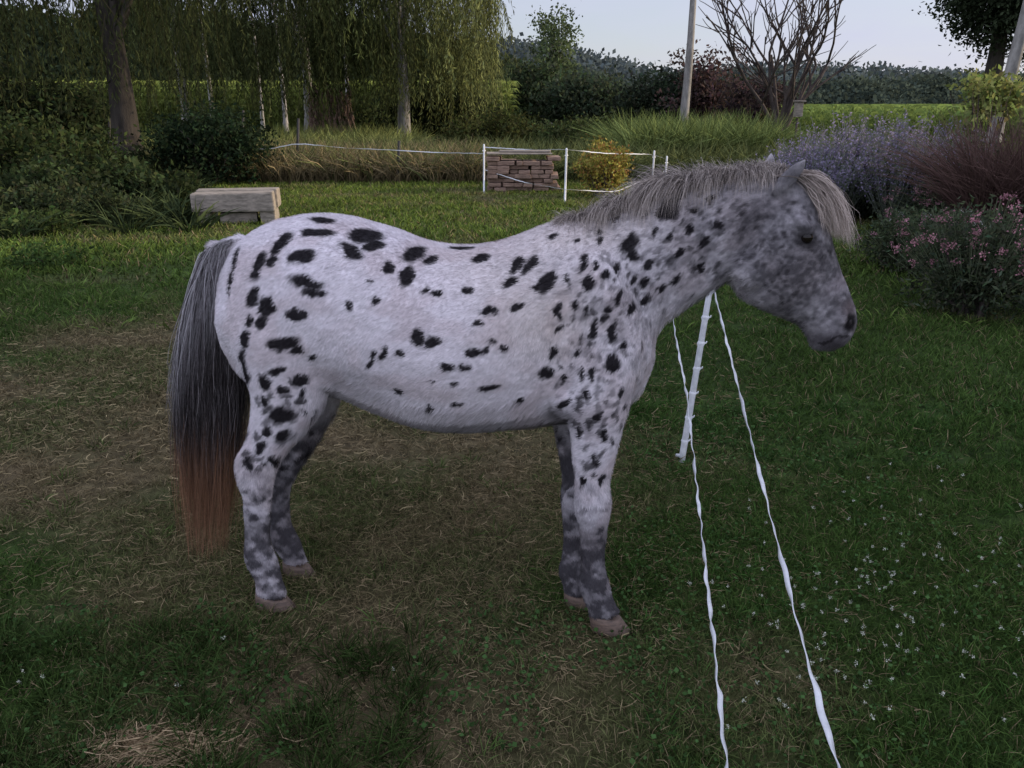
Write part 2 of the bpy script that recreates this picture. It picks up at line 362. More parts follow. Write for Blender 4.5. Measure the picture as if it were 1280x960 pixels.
me=bpy.data.meshes.new("tmp"); me.from_pydata(np.concatenate(V).tolist(),[],Fc)
import bmesh
bm=bmesh.new(); bm.from_mesh(me)
bmesh.ops.recalc_face_normals(bm,faces=bm.faces); bm.to_mesh(me); bm.free()
tmp=bpy.data.objects.new("tmp",me); scene.collection.objects.link(tmp)
m=tmp.modifiers.new("r","REMESH"); m.mode='VOXEL'; m.voxel_size=.008; m.adaptivity=0
m=tmp.modifiers.new("s","SMOOTH"); m.factor=.5; m.iterations=8
m=tmp.modifiers.new("d","SUBSURF"); m.levels=1; m.render_levels=1
dg=bpy.context.evaluated_depsgraph_get(); dg.update()
body=bpy.data.meshes.new_from_object(tmp.evaluated_get(dg)); bpy.data.objects.remove(tmp)
nv=len(body.vertices); co=np.empty(nv*3); body.vertices.foreach_get("co",co); co=co.reshape(-1,3)
nr=np.empty(nv*3); body.vertices.foreach_get("normal",nr); nr=nr.reshape(-1,3)
U=(co-Q0)@eu; Vv=(co-Q0)@ev; Z=co[:,2]
loc=np.stack([U,Vv,Z],1)
co+=nr*((fbm(loc,9,2,2)-.5)*.008+(fbm(loc,28,4,2)-.5)*.003)[:,None]
body.vertices.foreach_set("co",co.ravel()); body.update()
bvh=BVHTree.FromPolygons([Vector(c) for c in co],[tuple(p.vertices) for p in body.polygons])
def hit(px,py):
    d=ray(px,py); r=bvh.ray_cast(Vector((0,0,CZ)),Vector(d).normalized())
    return (None,None) if r[0] is None else (np.array(r[0]),np.array(r[1]))
def uz(px,py,off=0):
    p=M(px,py,off); return np.dot(p-Q0,eu),p[2]
spots=[(403,275,18,4,-5),(397,290,21,4,0),(352,304,15,6,50),(324,330,16,7,60),(339,327,9,5,55),(376,320,19,7,5),(458,294,22,9,10),(441,313,17,7,-20),(471,306,6,12,-75),(488,336,10,6,-50),
(384,352,22,6,-12),(394,367,17,5,-5),(520,318,17,10,35),(509,345,14,6,75),(541,326,10,5,30),(578,310,16,3,0),(603,322,11,5,15),(289,350,14,3,85),(318,371,11,7,50),(333,382,13,8,60),(326,403,10,6,30),(311,402,7,4,60),(371,392,17,6,-5),(342,384,6,5,60),
(357,428,20,8,10),(374,437,9,5,20),(308,425,10,6,60),(306,460,15,6,80),(347,463,13,5,10),(352,487,9,5,10),(330,477,9,6,20),(376,475,9,5,30),(352,518,17,9,20),(392,446,6,3,20),(438,381,6,6,0),(470,375,7,7,-40),(462,352,5,3,0),(330,500,7,5,40),(378,492,6,4,30),(296,322,5,8,0),
(583,360,7,4,0),(546,368,8,4,0),(533,362,5,4,30),(610,388,13,5,-5),(646,384,9,6,40),(641,353,12,7,35),(648,331,11,6,60),(663,331,13,6,65),(682,354,17,8,60),(693,294,7,4,20),(712,272,8,4,20),(698,388,12,4,85),(688,343,6,4,40),
(522,420,11,9,30),(540,427,10,5,0),(598,403,8,4,0),(467,445,12,4,75),(462,457,5,4,40),(479,441,9,3,80),(501,441,7,4,20),(560,458,10,4,0),(583,459,8,4,0),(591,441,10,4,0),(613,484,11,5,0),(607,440,7,4,10),(618,429,6,3,0),(632,435,6,4,0),(568,481,9,3,0),(540,478,5,3,0),(500,490,6,3,0),(572,505,8,3,0),(540,508,5,3,0),(650,500,6,3,0),(690,441,8,5,85),(705,470,5,4,0),(682,467,9,8,0),
(787,304,14,9,60),(792,319,8,9,40),(757,340,6,4,60),(738,353,9,8,40),(730,327,13,4,75),(744,331,7,3,80),(742,411,13,5,80),(766,416,12,5,75),(756,398,7,4,60),(727,467,10,4,85),(742,468,10,4,85),(722,440,6,4,70),(766,454,9,8,60),(778,431,8,5,70),(720,381,6,5,70),(808,352,8,5,50),(776,373,8,4,60),(710,345,6,4,60),(720,300,5,3,30),(760,385,6,4,50),(735,388,7,3,80),(775,490,8,4,60),(735,495,8,4,70),(745,520,8,5,70),(725,540,8,4,80),(757,545,9,4,80),(700,410,5,3,60),(706,505,9,5,60),(670,360,5,3,60),(750,300,6,3,60),(770,335,5,3,60),
(838,258,15,12,60),(806,257,12,5,80),(828,262,8,6,70),(852,241,7,5,60),(862,287,6,4,60),(850,316,8,4,50),(836,300,6,4,50),(820,290,7,4,60),(880,302,8,4,60),(812,330,8,4,50),(792,350,9,4,60),(830,360,9,5,60),(805,375,9,6,60),(868,262,6,4,60),(890,250,6,4,60),(900,280,7,4,60),(845,345,8,4,60),(875,335,8,4,60),(790,385,8,5,60),(770,275,6,3,30),(750,290,5,3,30),
(355,545,12,6,30),(325,560,9,5,30),(345,575,8,5,0),(312,580,5,7,0),(335,540,7,5,40),(745,575,9,4,80),(728,600,8,4,80),(752,600,8,4,80)]
dark=np.zeros(nv)
warp=np.stack([vnoise(loc,34,70)-.5,vnoise(loc,34,80)-.5],1)*.020+np.stack([vnoise(loc,120,71)-.5,vnoise(loc,120,81)-.5],1)*.007
def stamp(px,py,rx,ry,ang,k=1.0,soft=.16):
    h,nn=hit(px,py)
    if h is None: return
    dist=np.linalg.norm(h-[0,0,CZ]); s=dist/F*.97
    d=(h-[0,0,CZ])/dist; c=abs(np.dot(d,nn))
    tx=eu-nn*np.dot(eu,nn); tx/=np.linalg.norm(tx)+1e-9; ty=np.cross(nn,tx)
    if ty[2]<0: ty=-ty
    a=math.radians(ang); fy=1/max(.4,c)
    rel=co-h; near=np.where((rel**2).sum(1)<.09**2)[0]
    x=rel[near]@tx+warp[near,0]; y=(rel[near]@ty+warp[near,1])/ (1+ .6*(fy-1))
    X=x*math.cos(a)+y*math.sin(a); Y=-x*math.sin(a)+y*math.cos(a)
    r=np.sqrt((X/(rx*s))**2+(Y/(ry*s))**2)
    ok=nr[near]@nn>.2
    v=(1-sst(1-soft,1+soft,r))*k*ok
    dark[near]=np.maximum(dark[near],v)
for s in spots: stamp(s[0],s[1],s[2]*1.05,s[3]*1.18,s[4],.985,.2)
r2=np.random.default_rng(5)
for i in range(110):
    a=r2.random(); x=695+a*180+r2.normal()*14; y=470-a*180+r2.normal()*50; stamp(x,y,r2.uniform(2.5,6),r2.uniform(2,3.5),r2.uniform(40,85),r2.uniform(.45,.9),.4)
for i in range(75):
    stamp(885+r2.normal()*40,280+r2.normal()*32,r2.uniform(2.5,6),r2.uniform(2,3.5),r2.uniform(40,80),r2.uniform(.45,.85),.4)
for i in range(60):
    stamp(975+r2.normal()*36,315+r2.normal()*36,r2.uniform(2,4.5),r2.uniform(1.6,3),r2.uniform(-60,60),r2.uniform(.35,.7),.5)
for i in range(55):
    stamp(r2.uniform(305,395),r2.uniform(470,590),r2.uniform(3,9),r2.uniform(2.5,5),r2.uniform(0,50),r2.uniform(.6,.95),.3)
for i in range(40):
    stamp(r2.uniform(715,785),r2.uniform(500,610),r2.uniform(3,8),r2.uniform(2.5,4),r2.uniform(50,90),r2.uniform(.6,.95),.3)
far=Vv>.03
ncell=vnoise(loc*np.array([1,1,1.4]),17,33)
dark=np.where(far&(Z>.55),np.maximum(dark,sst(.70,.76,ncell)*.95),dark)
def zone(px,py,rx,ry,ang=0,off=-.05):
    u0,z0=uz(px,py,off); s=2.5/F; a=math.radians(ang)
    x=(U-u0); y=(Z-z0); X=x*math.cos(a)+y*math.sin(a); Y=-x*math.sin(a)+y*math.cos(a)
    return np.exp(-((X/(rx*s))**2+(Y/(ry*s))**2))
n1=fbm(loc,30,50,3); n2=fbm(loc,75,60,2); n3=fbm(loc,12,90,2)
grey=np.zeros(nv)
headz=np.clip(zone(985,310,75,55,-50)*1.8+zone(1030,385,55,50,-50)*1.6,0,1)
grey=np.maximum(grey,headz*np.clip(.82+.45*(n1-.5)+.6*(n2-.5)+.3*(n3-.5),.2,.95))
neckz=np.clip(zone(850,330,90,42,40)*.95+zone(925,290,55,65)*1.05,0,1)
grey=np.maximum(grey,neckz*(.48+1.1*(n1-.5)+.9*(n2-.5)))
sh=zone(775,400,60,85)*.7
grey=np.maximum(grey,sh*sst(.46,.70,n1)*.8)
legmask=1-sst(.36,.62,Z); front=U>.95
grey=np.maximum(grey,legmask*(.42+3.0*(n1-.47)+1.0*(n2-.5)))
lower=1-sst(.24,.50,Z)
lf=np.clip((1-sst(.28,.54,Z)),0,1)
grey=np.maximum(grey,np.where(front,lf*np.clip(.98+1.0*(n1-.5)+.5*(n2-.5),0,1),lower*np.clip(.90+1.7*(n1-.5)+.6*(n2-.5),0,.98)))
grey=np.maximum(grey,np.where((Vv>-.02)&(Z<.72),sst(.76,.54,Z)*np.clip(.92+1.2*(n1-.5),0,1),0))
pinkleg=(~front)*(1-sst(.05,.16,Z))*sst(.42,.55,n3)
grey=grey*(1-pinkleg*.35)
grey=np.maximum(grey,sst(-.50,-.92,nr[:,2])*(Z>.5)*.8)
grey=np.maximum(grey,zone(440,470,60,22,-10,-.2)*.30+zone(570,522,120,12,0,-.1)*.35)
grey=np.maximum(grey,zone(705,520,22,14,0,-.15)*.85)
grey=np.clip(grey,0,1)
fleck=sst(.60,.72,vnoise(loc,70,91))*np.clip(zone(790,330,90,60)+zone(740,470,50,60)+.14,0,1)*.55
white=np.array([.70,.645,.68]); pink=np.array([.57,.485,.50]); gc=np.array([.044,.040,.045]); bk=np.array([.011,.009,.011])
pw=(sst(.42,.7,n3)*.6)[:,None]; base=white*(1-pw)+pink*pw
base=base*(.86+.28*fbm(loc*np.array([.5,1,1]),120,7,2))[:,None]
warm=np.clip(zone(680,400,60,50,0,-.2)+zone(720,290,80,20,0,-.05)+zone(600,340,70,30,0,-.2)*.6,0,1)[:,None]*.4
base=base*(1-warm)+np.array([.50,.41,.33])*warm
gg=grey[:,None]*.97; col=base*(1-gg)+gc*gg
ff=fleck[:,None]; col=col*(1-ff)+gc*ff
dk=np.clip(dark,0,1)[:,None]; col=col*(1-dk)+bk*dk
def tint(z,c,k):
    global col
    z=(np.clip(z,0,1)*k)[:,None]; col=col*(1-z)+np.array(c)*z
tint(zone(1056,352,10,24,-60,-.04),(.30,.25,.27),.5)
tint(zone(1066,386,10,11,-60,-.04),(.17,.13,.13),.6)
tint(zone(1040,428,32,15,-10,-.03),(.042,.036,.04),.95)
tint(zone(988,215,28,24,0,-.05),(.06,.055,.06),.8)
tint(zone(270,325,22,30,0,-.0),(.30,.28,.29),.9)
dark[:]=0
for k in range(9): stamp(1026+k*4.0,428-k*1.0+(.10*(k-4)**2),4,1.4,12,.8)
stamp(1062,403,9,8,50,1,.4); stamp(1008,298,17,11,-45,.8,.6)
dk=dark[:,None]; col=col*(1-dk)+np.array([.012,.010,.011])*dk
a=body.color_attributes.new("Col",'FLOAT_COLOR','POINT'); c4=np.ones((nv,4),dtype=np.float32); c4[:,:3]=np.clip(col,.005,1); a.data.foreach_set("color",c4.ravel())
body.polygons.foreach_set("use_smooth",np.ones(len(body.polygons),dtype=bool)); body.materials.clear(); body.materials.append(M_fur)
pony=empty("spotted_pony",tuple(M(550,420))[:2]+(0,))
pl=np.array(pony.location)
bo=bpy.data.objects.new("body",body); scene.collection.objects.link(bo); bo.parent=pony; bo.location=-pl
tri=np.array([p.vertices[:] for p in body.polygons if len(p.vertices)==4]); A=co[tri[:,0]];B=co[tri[:,1]];C_=co[tri[:,2]];D_=co[tri[:,3]]
area=np.linalg.norm(np.cross(C_-A,D_-B),axis=1); nf=190000
idx=rng.choice(len(tri),nf,p=area/area.sum()); s_=rng.random((nf,1)); t_=rng.random((nf,1))
root=(A[idx]*(1-s_)+B[idx]*s_)*(1-t_)+(D_[idx]*(1-s_)+C_[idx]*s_)*t_
fn=nr[tri[idx,0]]; fc=(col[tri[idx]].mean(1))
ur=(root-Q0)@eu; zr=root[:,2]
flow=np.where((zr<.55)[:,None],-ez,-eu*.75-ez*.65)
flow=flow+(np.stack([vnoise(root,7,1),vnoise(root,7,2),vnoise(root,7,3)],1)-.5)*.9+rng.normal(size=(nf,3))*.15
flow=norm(flow-fn*(flow*fn).sum(1)[:,None])
headf=np.clip((ur-(uz(930,300)[0]))/.05,0,1)
Lf=(.010+.005*rng.random(nf))*(1-.45*headf)*(1+1.1*(fn[:,2]<-.4)); Lf=np.where(zr<.45,Lf*.7,Lf)
tip=root+(flow*.93+fn*(.22+.14*rng.random(nf))[:,None])*Lf[:,None]
mid=root+(flow*.45+fn*.2)*Lf[:,None]
fp=np.stack([root-fn*.001,mid,tip],1)
fw=np.repeat(np.array([[.0015,.0012,.0003]]),nf,0)*(1-.3*headf)[:,None]
fcc=fc*rng.uniform(.75,1.22,(nf,1)); side=norm(np.cross(flow,fn)+rng.normal(size=(nf,3))*.15)
ribbons("coat_hair",fp,fw,np.repeat(fcc[:,None,:],3,1),M_coat,pony,side)
hs=[]
for (g,C),fwd in ((HN,.012),(HF,.010),(FN,.022),(FF,.012)):
    c=C[-1][0]; r=C[-1][1]; hl=C[-1][2]; secs=[]
    b=np.array([c[0],c[1],.003])+eu*fwd
    for t,sc_ in ((0,.90),(.04,1.0),(.35,1.08),(.8,1.20),(.97,1.25),(1.0,1.19)):
        cc=c*(1-t)+b*t; secs.append((cc,(eu*r*1.0+ez*(-.008)*(1-t)) *sc_,-ev*hl*sc_*.98))
    v,f=loft(secs,28); hs.append((v,f))
V=[];Fc=[];o=0
for v,f in hs: V.append(v); Fc+=[tuple(i+o for i in q) for q in f]; o+=len(v)
hm=bpy.data.meshes.new("hooves"); hm.from_pydata(np.concatenate(V).tolist(),[],Fc); hm.materials.append(M_hoof)
for p in hm.polygons: p.use_smooth=len(p.vertices)==4
ho=bpy.data.objects.new("hooves",hm); scene.collection.objects.link(ho); ho.parent=pony; ho.location=-pl
def ball(name,c,r,mat,sc=(1,1,1)):
    bm=bmesh.new(); bmesh.ops.create_uvsphere(bm,u_segments=24,v_segments=16,radius=r); me=bpy.data.meshes.new(name); bm.to_mesh(me); bm.free()
    for p in me.polygons: p.use_smooth=True
    me.materials.append(mat); ob=bpy.data.objects.new(name,me); scene.collection.objects.link(ob); ob.parent=pony; ob.location=np.array(c)-pl; ob.scale=sc; return ob
h,nn=hit(1009,298)
if h is not None:
    ball("eye_near",h-nn*.007,.0165,M_eye); hv=np.dot(h-Q0,ev); ball("eye_far",h-2*ev*hv-(nn-2*ev*np.dot(nn,ev))*.007,.0165,M_eye)
h,nn=hit(1063,403)
if h is not None:
    ball("nostril_near",h-nn*.007,.0095,M_dark,(1,1,1.3)); hv=np.dot(h-Q0,ev); ball("nostril_far",h-2*ev*hv-(nn-2*ev*np.dot(nn,ev))*.007,.0095,M_dark,(1,1,1.3))
def strands(name,ctrl,w0,cols,taper=.9,K=10,frizz=.006):
    N=len(ctrl); t=np.linspace(0,1,K)[None,:,None]; c=ctrl
    p=c[:,0:1]*(1-t)**3+3*c[:,1:2]*t*(1-t)**2+3*c[:,2:3]*t*t*(1-t)+c[:,3:4]*t**3
    ph=rng.random((N,3))*6.28; fr=rng.uniform(5,14,(N,1))
    wob=np.stack([np.sin(fr*t[:,:,0]+ph[:,k:k+1]) for k in range(3)],-1)*t*frizz
    p=p+wob
    W=w0*rng.uniform(.6,1.2,(N,1))*(1-taper*np.linspace(0,1,K)[None]**1.6)
    return ribbons(name,p,W,cols,M_hair,pony)
crest=np.array([(688,284),(720,276),(755,270),(800,256),(840,243),(880,232),(920,223),(955,215),(985,212)],dtype=float)
cs=np.array([M(x,y) for x,y in crest]); N=9500; tt=rng.random(N)*(len(cs)-1.001); i0=tt.astype(int); fr=(tt-i0)[:,None]
rt=cs[i0]*(1-fr)+cs[i0+1]*fr; s=rng.normal(size=N)*.016; rt=rt+ev*s[:,None]-ez*(.012+abs(s)*.5)[:,None]
kk=tt/(len(cs)-1); Ln=(.045+.042*np.sin(np.clip(kk*1.05,0,1)*np.pi))*rng.uniform(.6,1.25,N)*(.75+.6*vnoise(rt,16,3))
lockv=(vnoise(rt,22,14)-.5)*2
sgn=np.where(rng.random(N)<.62,-1,1)*rng.uniform(.15,1.1,N)
back=-eu*(rng.uniform(-.1,.4,N)+.6*lockv)[:,None]
c1=rt+(ez*.55+ev*(sgn*.15)[:,None]+back*.25)*Ln[:,None]
c2=rt+(ez*.85+ev*(sgn*.5)[:,None]+back*.6)*Ln[:,None]
c3=rt+(ez*(.80-abs(sgn)*1.1)[:,None]+ev*(sgn*.9)[:,None]+back*.95)*Ln[:,None]*1.25
mc=np.where((rng.random(N)<.74)[:,None],np.array([.44,.375,.335]),np.array([.14,.12,.115]))*rng.uniform(.6,1.25,(N,1))
K=10; g_=np.linspace(.6,1.2,K)[None,:,None]
strands("mane",np.stack([rt,c1,c2,c3],1),.0019,mc[:,None,:]*g_,K=K,frizz=.004)
N=3000; a0=M(984,214); rt=a0+eu*(rng.normal(size=N)*.022)[:,None]+ev*(rng.normal(size=N)*.026)[:,None]-ez*.008
q=rng.random(N)**.85; e1=np.array([M(1024,200),M(1052,234),M(1062,308)]); e2_=np.array([M(1002,218),M(1014,252),M(1018,286)])
lat=(rng.normal(size=N)*.038)[:,None]*ev
tgt=[e1[k]*(q[:,None])+e2_[k]*(1-q[:,None]) for k in range(3)]
sh_=rng.uniform(.5,1.0,(N,1))
cc=np.stack([rt,tgt[0]+lat*.5,tgt[1]+lat,tgt[1]*(1-sh_)+tgt[2]*sh_+lat*1.2],1)
fcol=np.where((rng.random(N)<.85)[:,None],np.array([.50,.41,.36]),np.array([.23,.185,.16]))*rng.uniform(.6,1.2,(N,1))
strands("forelock",cc,.0020,fcol[:,None,:]*g_,K=K,frizz=.008)
# tail
N=7200; q=rng.random(N); lat=rng.normal(size=N)
dockp=np.array([M(300,302),M(284,306),M(268,318),M(260,345),M(257,385)]); dt=rng.random(N)**1.0*(3.999); i0=dt.astype(int); fr=(dt-i0)[:,None]
rt=dockp[i0]*(1-fr)+dockp[i0+1]*fr+ev*(rng.normal(size=N)*.016)[:,None]+eu*(rng.normal(size=N)*.01)[:,None]+ez*.012
def lerp(a,b,t): return M(*a)[None]*(1-t[:,None])+M(*b)[None]*t[:,None]
c1=lerp((240,300),(280,322),q)+ev*(lat*.022)[:,None]; c1[:,2]=np.minimum(c1[:,2],rt[:,2]+.03)
c2=lerp((216,470),(314,470),q)+ev*(lat*.045)[:,None]
yend=rng.choice([0,1,2],N,p=[.40,.38,.22])
ye=np.array([500.,590.,650.])[yend]+rng.normal(size=N)*30; ye=np.minimum(ye,690)
wd=np.clip(1.0-(ye-520)/300,.45,1); xe=266+(q-.5)*74*wd+rng.normal(size=N)*3+(560-ye)*.02
clump=(vnoise(np.stack([q*9,lat*.6,0*q],1),1.0,44)-.5)*30; xe=xe+clump
c3=np.array([M(a_,b_) for a_,b_ in zip(xe,ye)])+ev*(lat*.03)[:,None]
K=16; ctrl=np.stack([rt,c1,c2,c3],1); t=np.linspace(0,1,K)
zz=(ctrl[:,0:1,2]*(1-t)**3+3*ctrl[:,1:2,2]*t*(1-t)**2+3*ctrl[:,2:3,2]*t*t*(1-t)+ctrl[:,3:4,2]*t**3)
zt=M(260,370)[2]; z_m=M(260,460)[2]; zb=M(260,562)[2]
lt=np.where((rng.random(N)<.8)[:,None],np.array([.40,.375,.39]),np.array([.14,.12,.13]))*rng.uniform(.6,1.2,(N,1))
dkc=np.where((rng.random(N)<.25)[:,None],np.array([.18,.16,.16]),np.array([.038,.031,.032]))*rng.uniform(.5,1.6,(N,1)); rd=np.array([.28,.145,.085])*rng.uniform(.4,1.3,(N,1))
shq=(q<.5)*(.5-q)*.32+(q>=.5)*(-.08)
k1=sst(zt,z_m-.06,zz+shq[:,None]+rng.normal(size=(N,1))*.03)[:,:,None]; k2=sst(zb+.09,zb-.10,zz+rng.normal(size=(N,1))*.05)[:,:,None]
tc_=(lt[:,None]*(1-k1)+dkc[:,None]*k1); tc_=tc_*(1-k2)+rd[:,None]*k2
strands("tail",ctrl,.0021,tc_,K=K,frizz=.014,taper=.75)

# ------------------------------------------------------------------ electric fence tapes (near)
def rope_flat(name,pts,width,mat,parent,twist=6,seg=90,wob=.004):
    pts=np.array(pts,dtype=float); d=np.r_[0,np.cumsum(np.linalg.norm(np.diff(pts,axis=0),axis=1))]; t=np.linspace(0,d[-1],seg)
    p=np.stack([np.interp(t,d,pts[:,k]) for k in range(3)],1)
    for _ in range(6): p[1:-1]=(p[:-2]+p[1:-1]*2+p[2:])/4
    p+=np.stack([np.sin(t*31+1)+np.sin(t*57),np.cos(t*23),np.sin(t*41+2)+np.cos(t*19)],1)*wob
    T=norm(np.gradient(p,axis=0)); a=norm(np.cross(T,[0,0,1])); b=np.cross(a,T); an=np.sin(t*twist)*.9+1.2+.5*np.sin(t*twist*2.7+1)
    s=(a*np.cos(an)[:,None]+b*np.sin(an)[:,None])*width/2; nn=np.cross(T,s/width*2)*.0008
    V=np.concatenate([p-s+nn,p+s+nn,p+s-nn,p-s-nn]); Q=[]
    for k in range(seg-1):
        for j in range(4):
            j2=(j+1)%4; Q.append((j*seg+k,j2*seg+k,j2*seg+k+1,j*seg+k+1))
    return quadmesh(name,V,Q,None,mat,parent)
fence=empty("electric_fence",tuple(G(852,575)))
pb=G(852,576); pt_=P(889,352,pb[1]-.02)
Ax=norm(pt_-pb); lst=[([pb-Ax*.05,pb,pb+Ax*.3,pb+Ax*.6,pt_-Ax*.01,pt_],[.009,.016,.015,.014,.013,.006])]
for k in np.linspace(.12,.95,7):
    c=pb*(1-k)+pt_*k; lst.append(([c-Ax*.012,c,c+Ax*.012],[.014,.019,.014]))
    lst.append(([c+np.array([.010,0,0]),c+np.array([.022,-.004,.004]),c+np.array([.024,-.004,.012])],[.004,.004,.003]))
lst.append(([pb+np.array([-.03,0,.03]),pb+np.array([0,0,.028])],[.007,.009]))
tubes("post",lst,M_white,fence)
rope_flat("upper_tape",[P(893,366,3.45),P(912,440,2.85),P(934,530,2.3),P(962,640,1.75),P(1000,790,1.25),P(1047,960,.85),P(1110,1180,.45),P(1180,1500,.15)],.0105,M_white,fence,7,260,.0009)
rope_flat("lower_tape",[P(842,408,3.45),P(858,490,2.9),P(869,590,2.35),P(882,710,1.8),P(896,840,1.35),P(908,960,1.02),P(930,1150,.6),P(950,1500,.2)],.010,M_white,fence,13,260,.0013)
rope_flat("upper_tape_far",[P(893,366,3.45),P(860,300,6),P(835,235,12)],.010,M_white,fence,9,60,.001)
rope_flat("lower_tape_far",[P(842,408,3.45),P(838,330,6),P(833,240,12)],.009,M_white,fence,9,60,.001)
# ------------------------------------------------------------------ paddock fence (far)
pf=empty("paddock_fence",tuple(P(606,240,16)))
posts_w=[(605,180,241),(706,185,254),(815,188,225),(831,195,215)]; lst=[];lb=[]
for x,yt,yb in posts_w:
    g=G(x,yb)
    if x>800: g=P(x,230,15.5); g[2]=0
    t=P(x,yt,g[1]); t[0]=g[0]+.01; lst.append(([g-[0,0,.05],(g+t)/2,t-[0,0,.02],t],[.018,.018,.018,.01]))
    lst.append(([t+[-.03,0,-.12],t+[.03,0,-.12]],[.010,.010]))
tubes("white_posts",lst,M_white,pf)
for x,yt,yb in [(135,148,222),(302,138,218),(371,148,224),(497,176,228)]:
    g=G(x,yb); t=P(x+2,yt,g[1]); lb.append(([g-[0,0,.05],(g+t)/2,t],[.035,.033,.03]))
tubes("dark_posts",lb,M_black,pf)
def wire(n_,pp,Ds,w_=.03): rope_flat(n_,[P(x,y,D) for (x,y),D in zip(pp,Ds)],w_,M_white,pf,2,80,.002)
wire("tape_1",[(178,188),(240,194),(302,184),(335,187),(371,179),(430,185),(497,188),(550,191),(605,192)],[19,18.5,18,17.6,17.2,17,16.8,16.5,16.2],.018)
wire("tape_2",[(605,184),(655,187),(706,187),(760,192),(815,193),(831,198)],[16.2,15,13.8,14.5,15.4,15.5],.018)
wire("tape_3",[(605,212),(655,228),(706,237),(770,240),(831,214)],[16.2,15,13.8,14.5,15.5],.016)
# ------------------------------------------------------------------ wooden things
def boxes(name,lst,mat,parent,bev=.01):
    bm=bmesh.new()
    for c,sz,rz in lst:
        r=bmesh.ops.create_cube(bm,size=1); vs=r['verts']
        for v in vs:
            x,y,z=v.co.x*sz[0],v.co.y*sz[1],v.co.z*sz[2]; x+=rng.normal()*bev*.4; z+=rng.normal()*bev*.3
            ca,sa=math.cos(rz),math.sin(rz); v.co=Vector((c[0]+x*ca-y*sa,c[1]+x*sa+y*ca,c[2]+z))
    bmesh.ops.bevel(bm,geom=list(bm.edges),offset=bev,segments=2,affect='EDGES',profile=.6)
    me=bpy.data.meshes.new(name); bm.to_mesh(me); bm.free(); me.materials.append(mat)
    ob=bpy.data.objects.new(name,me); scene.collection.objects.link(ob)
    if parent: ob.parent=parent; ob.location=-np.array(parent.location)
    return ob
c=G(292,281); bench=empty("timber_bench",(c[0],c[1]+.3,0)); c=np.array(bench.location); r=.16
boxes("beams",[(c+[.0,-.18,.31],(1.10,.30,.25),r),(c+[-.03,.135,.32],(1.12,.30,.25),r)],M_wood,bench,.022)
boxes("supports",[(c+[-.44,-.05,.09],(.20,.55,.18),r),(c+[.42,.05,.09],(.20,.55,.18),r),(c+[0,-.02,.08],(.5,.4,.14),r+.1)],M_wood,bench,.02)
c=G(650,240); pile=empty("wood_pile",(c[0],c[1]+.35,0)); c=np.array(pile.location); lw=[]
for k in range(8):
    x=-.66+rng.uniform(0,.04)
    while x<.60:
        wdt=rng.uniform(.12,.36)
        if k==7 and rng.random()<.5: x+=wdt; continue
        lw.append((c+[x+wdt/2,rng.normal()*.05,.05+k*.08],(wdt-.012,.62+rng.normal()*.07,.07),rng.normal()*.05)); x+=wdt
boxes("split_logs",lw,M_log,pile,.010)
boxes("top_boards",[(np.array(pile.location)+[-.02,0,.70],(1.25,.5,.025),.05),(np.array(pile.location)+[.1,.1,.735],(1.0,.3,.025),-.07)],M_wood,pile,.006)

# ------------------------------------------------------------------ vegetation
def clumps(center,radii,nc,per,cr,shell=.45):
    d=norm(rng.normal(size=(nc,3))); r=(shell+(1-shell)*rng.random(nc))[:,None]
    cc=np.array(center)+d*r*np.array(radii)
    p=np.repeat(cc,per,0)+rng.normal(size=(nc*per,3))*cr*np.array([1,1,.75])
    tone=np.repeat(rng.uniform(.45,1.65,nc),per); return p,tone,cc
def bush(name,px,ytop,D,wpx,col,nleaf=6000,leaf=.10,depth=None,parent=None,col2=None,var=.35,shell=.3,aspect=.5,zb=0,gain=1.2):
    col=np.array(col)*gain
    top=P(px,ytop,D); w_=wpx*np.linalg.norm(P(px+1,ytop,D)-P(px,ytop,D))/2
    h=top[2]-zb; dp=depth or min(w_,1.6); e=empty(name,(top[0],D,0)) if parent is None else parent
    nc=max(14,nleaf//70); p,tone,cc=clumps((top[0],D,zb+h*.5),(w_*.95,dp,h*.5),nc,nleaf//nc,max(.10,.15*min(w_,h)),shell)
    k=p[:,2]>.0; p=p[k]; tone=tone[k]
    c=col*(tone*rng.uniform(1-var,1+var,len(p)))[:,None]*(1+rng.normal(size=(len(p),3))*.08)
    if col2 is not None:
        m_=rng.random(len(p))<.25; c[m_]=np.array(col2)*rng.uniform(.6,1.3,(m_.sum(),1))
    leaves("foliage",p,leaf,np.clip(c,.004,1),M_leaf,e,aspect)
    st=[]
    base=np.array([top[0],D,0.])
    for q in cc[::max(1,len(cc)//22)]:
        if q[2]<.1: continue
        b0=base+[rng.normal()*w_*.15,rng.normal()*.1,0]; md=(b0+q)/2+rng.normal(size=3)*.05*h; st.append(([b0,md,q],[.02*h**.5,.013*h**.5,.004]))
    if st: tubes("stems",st,M_twig,e,8)
    return e
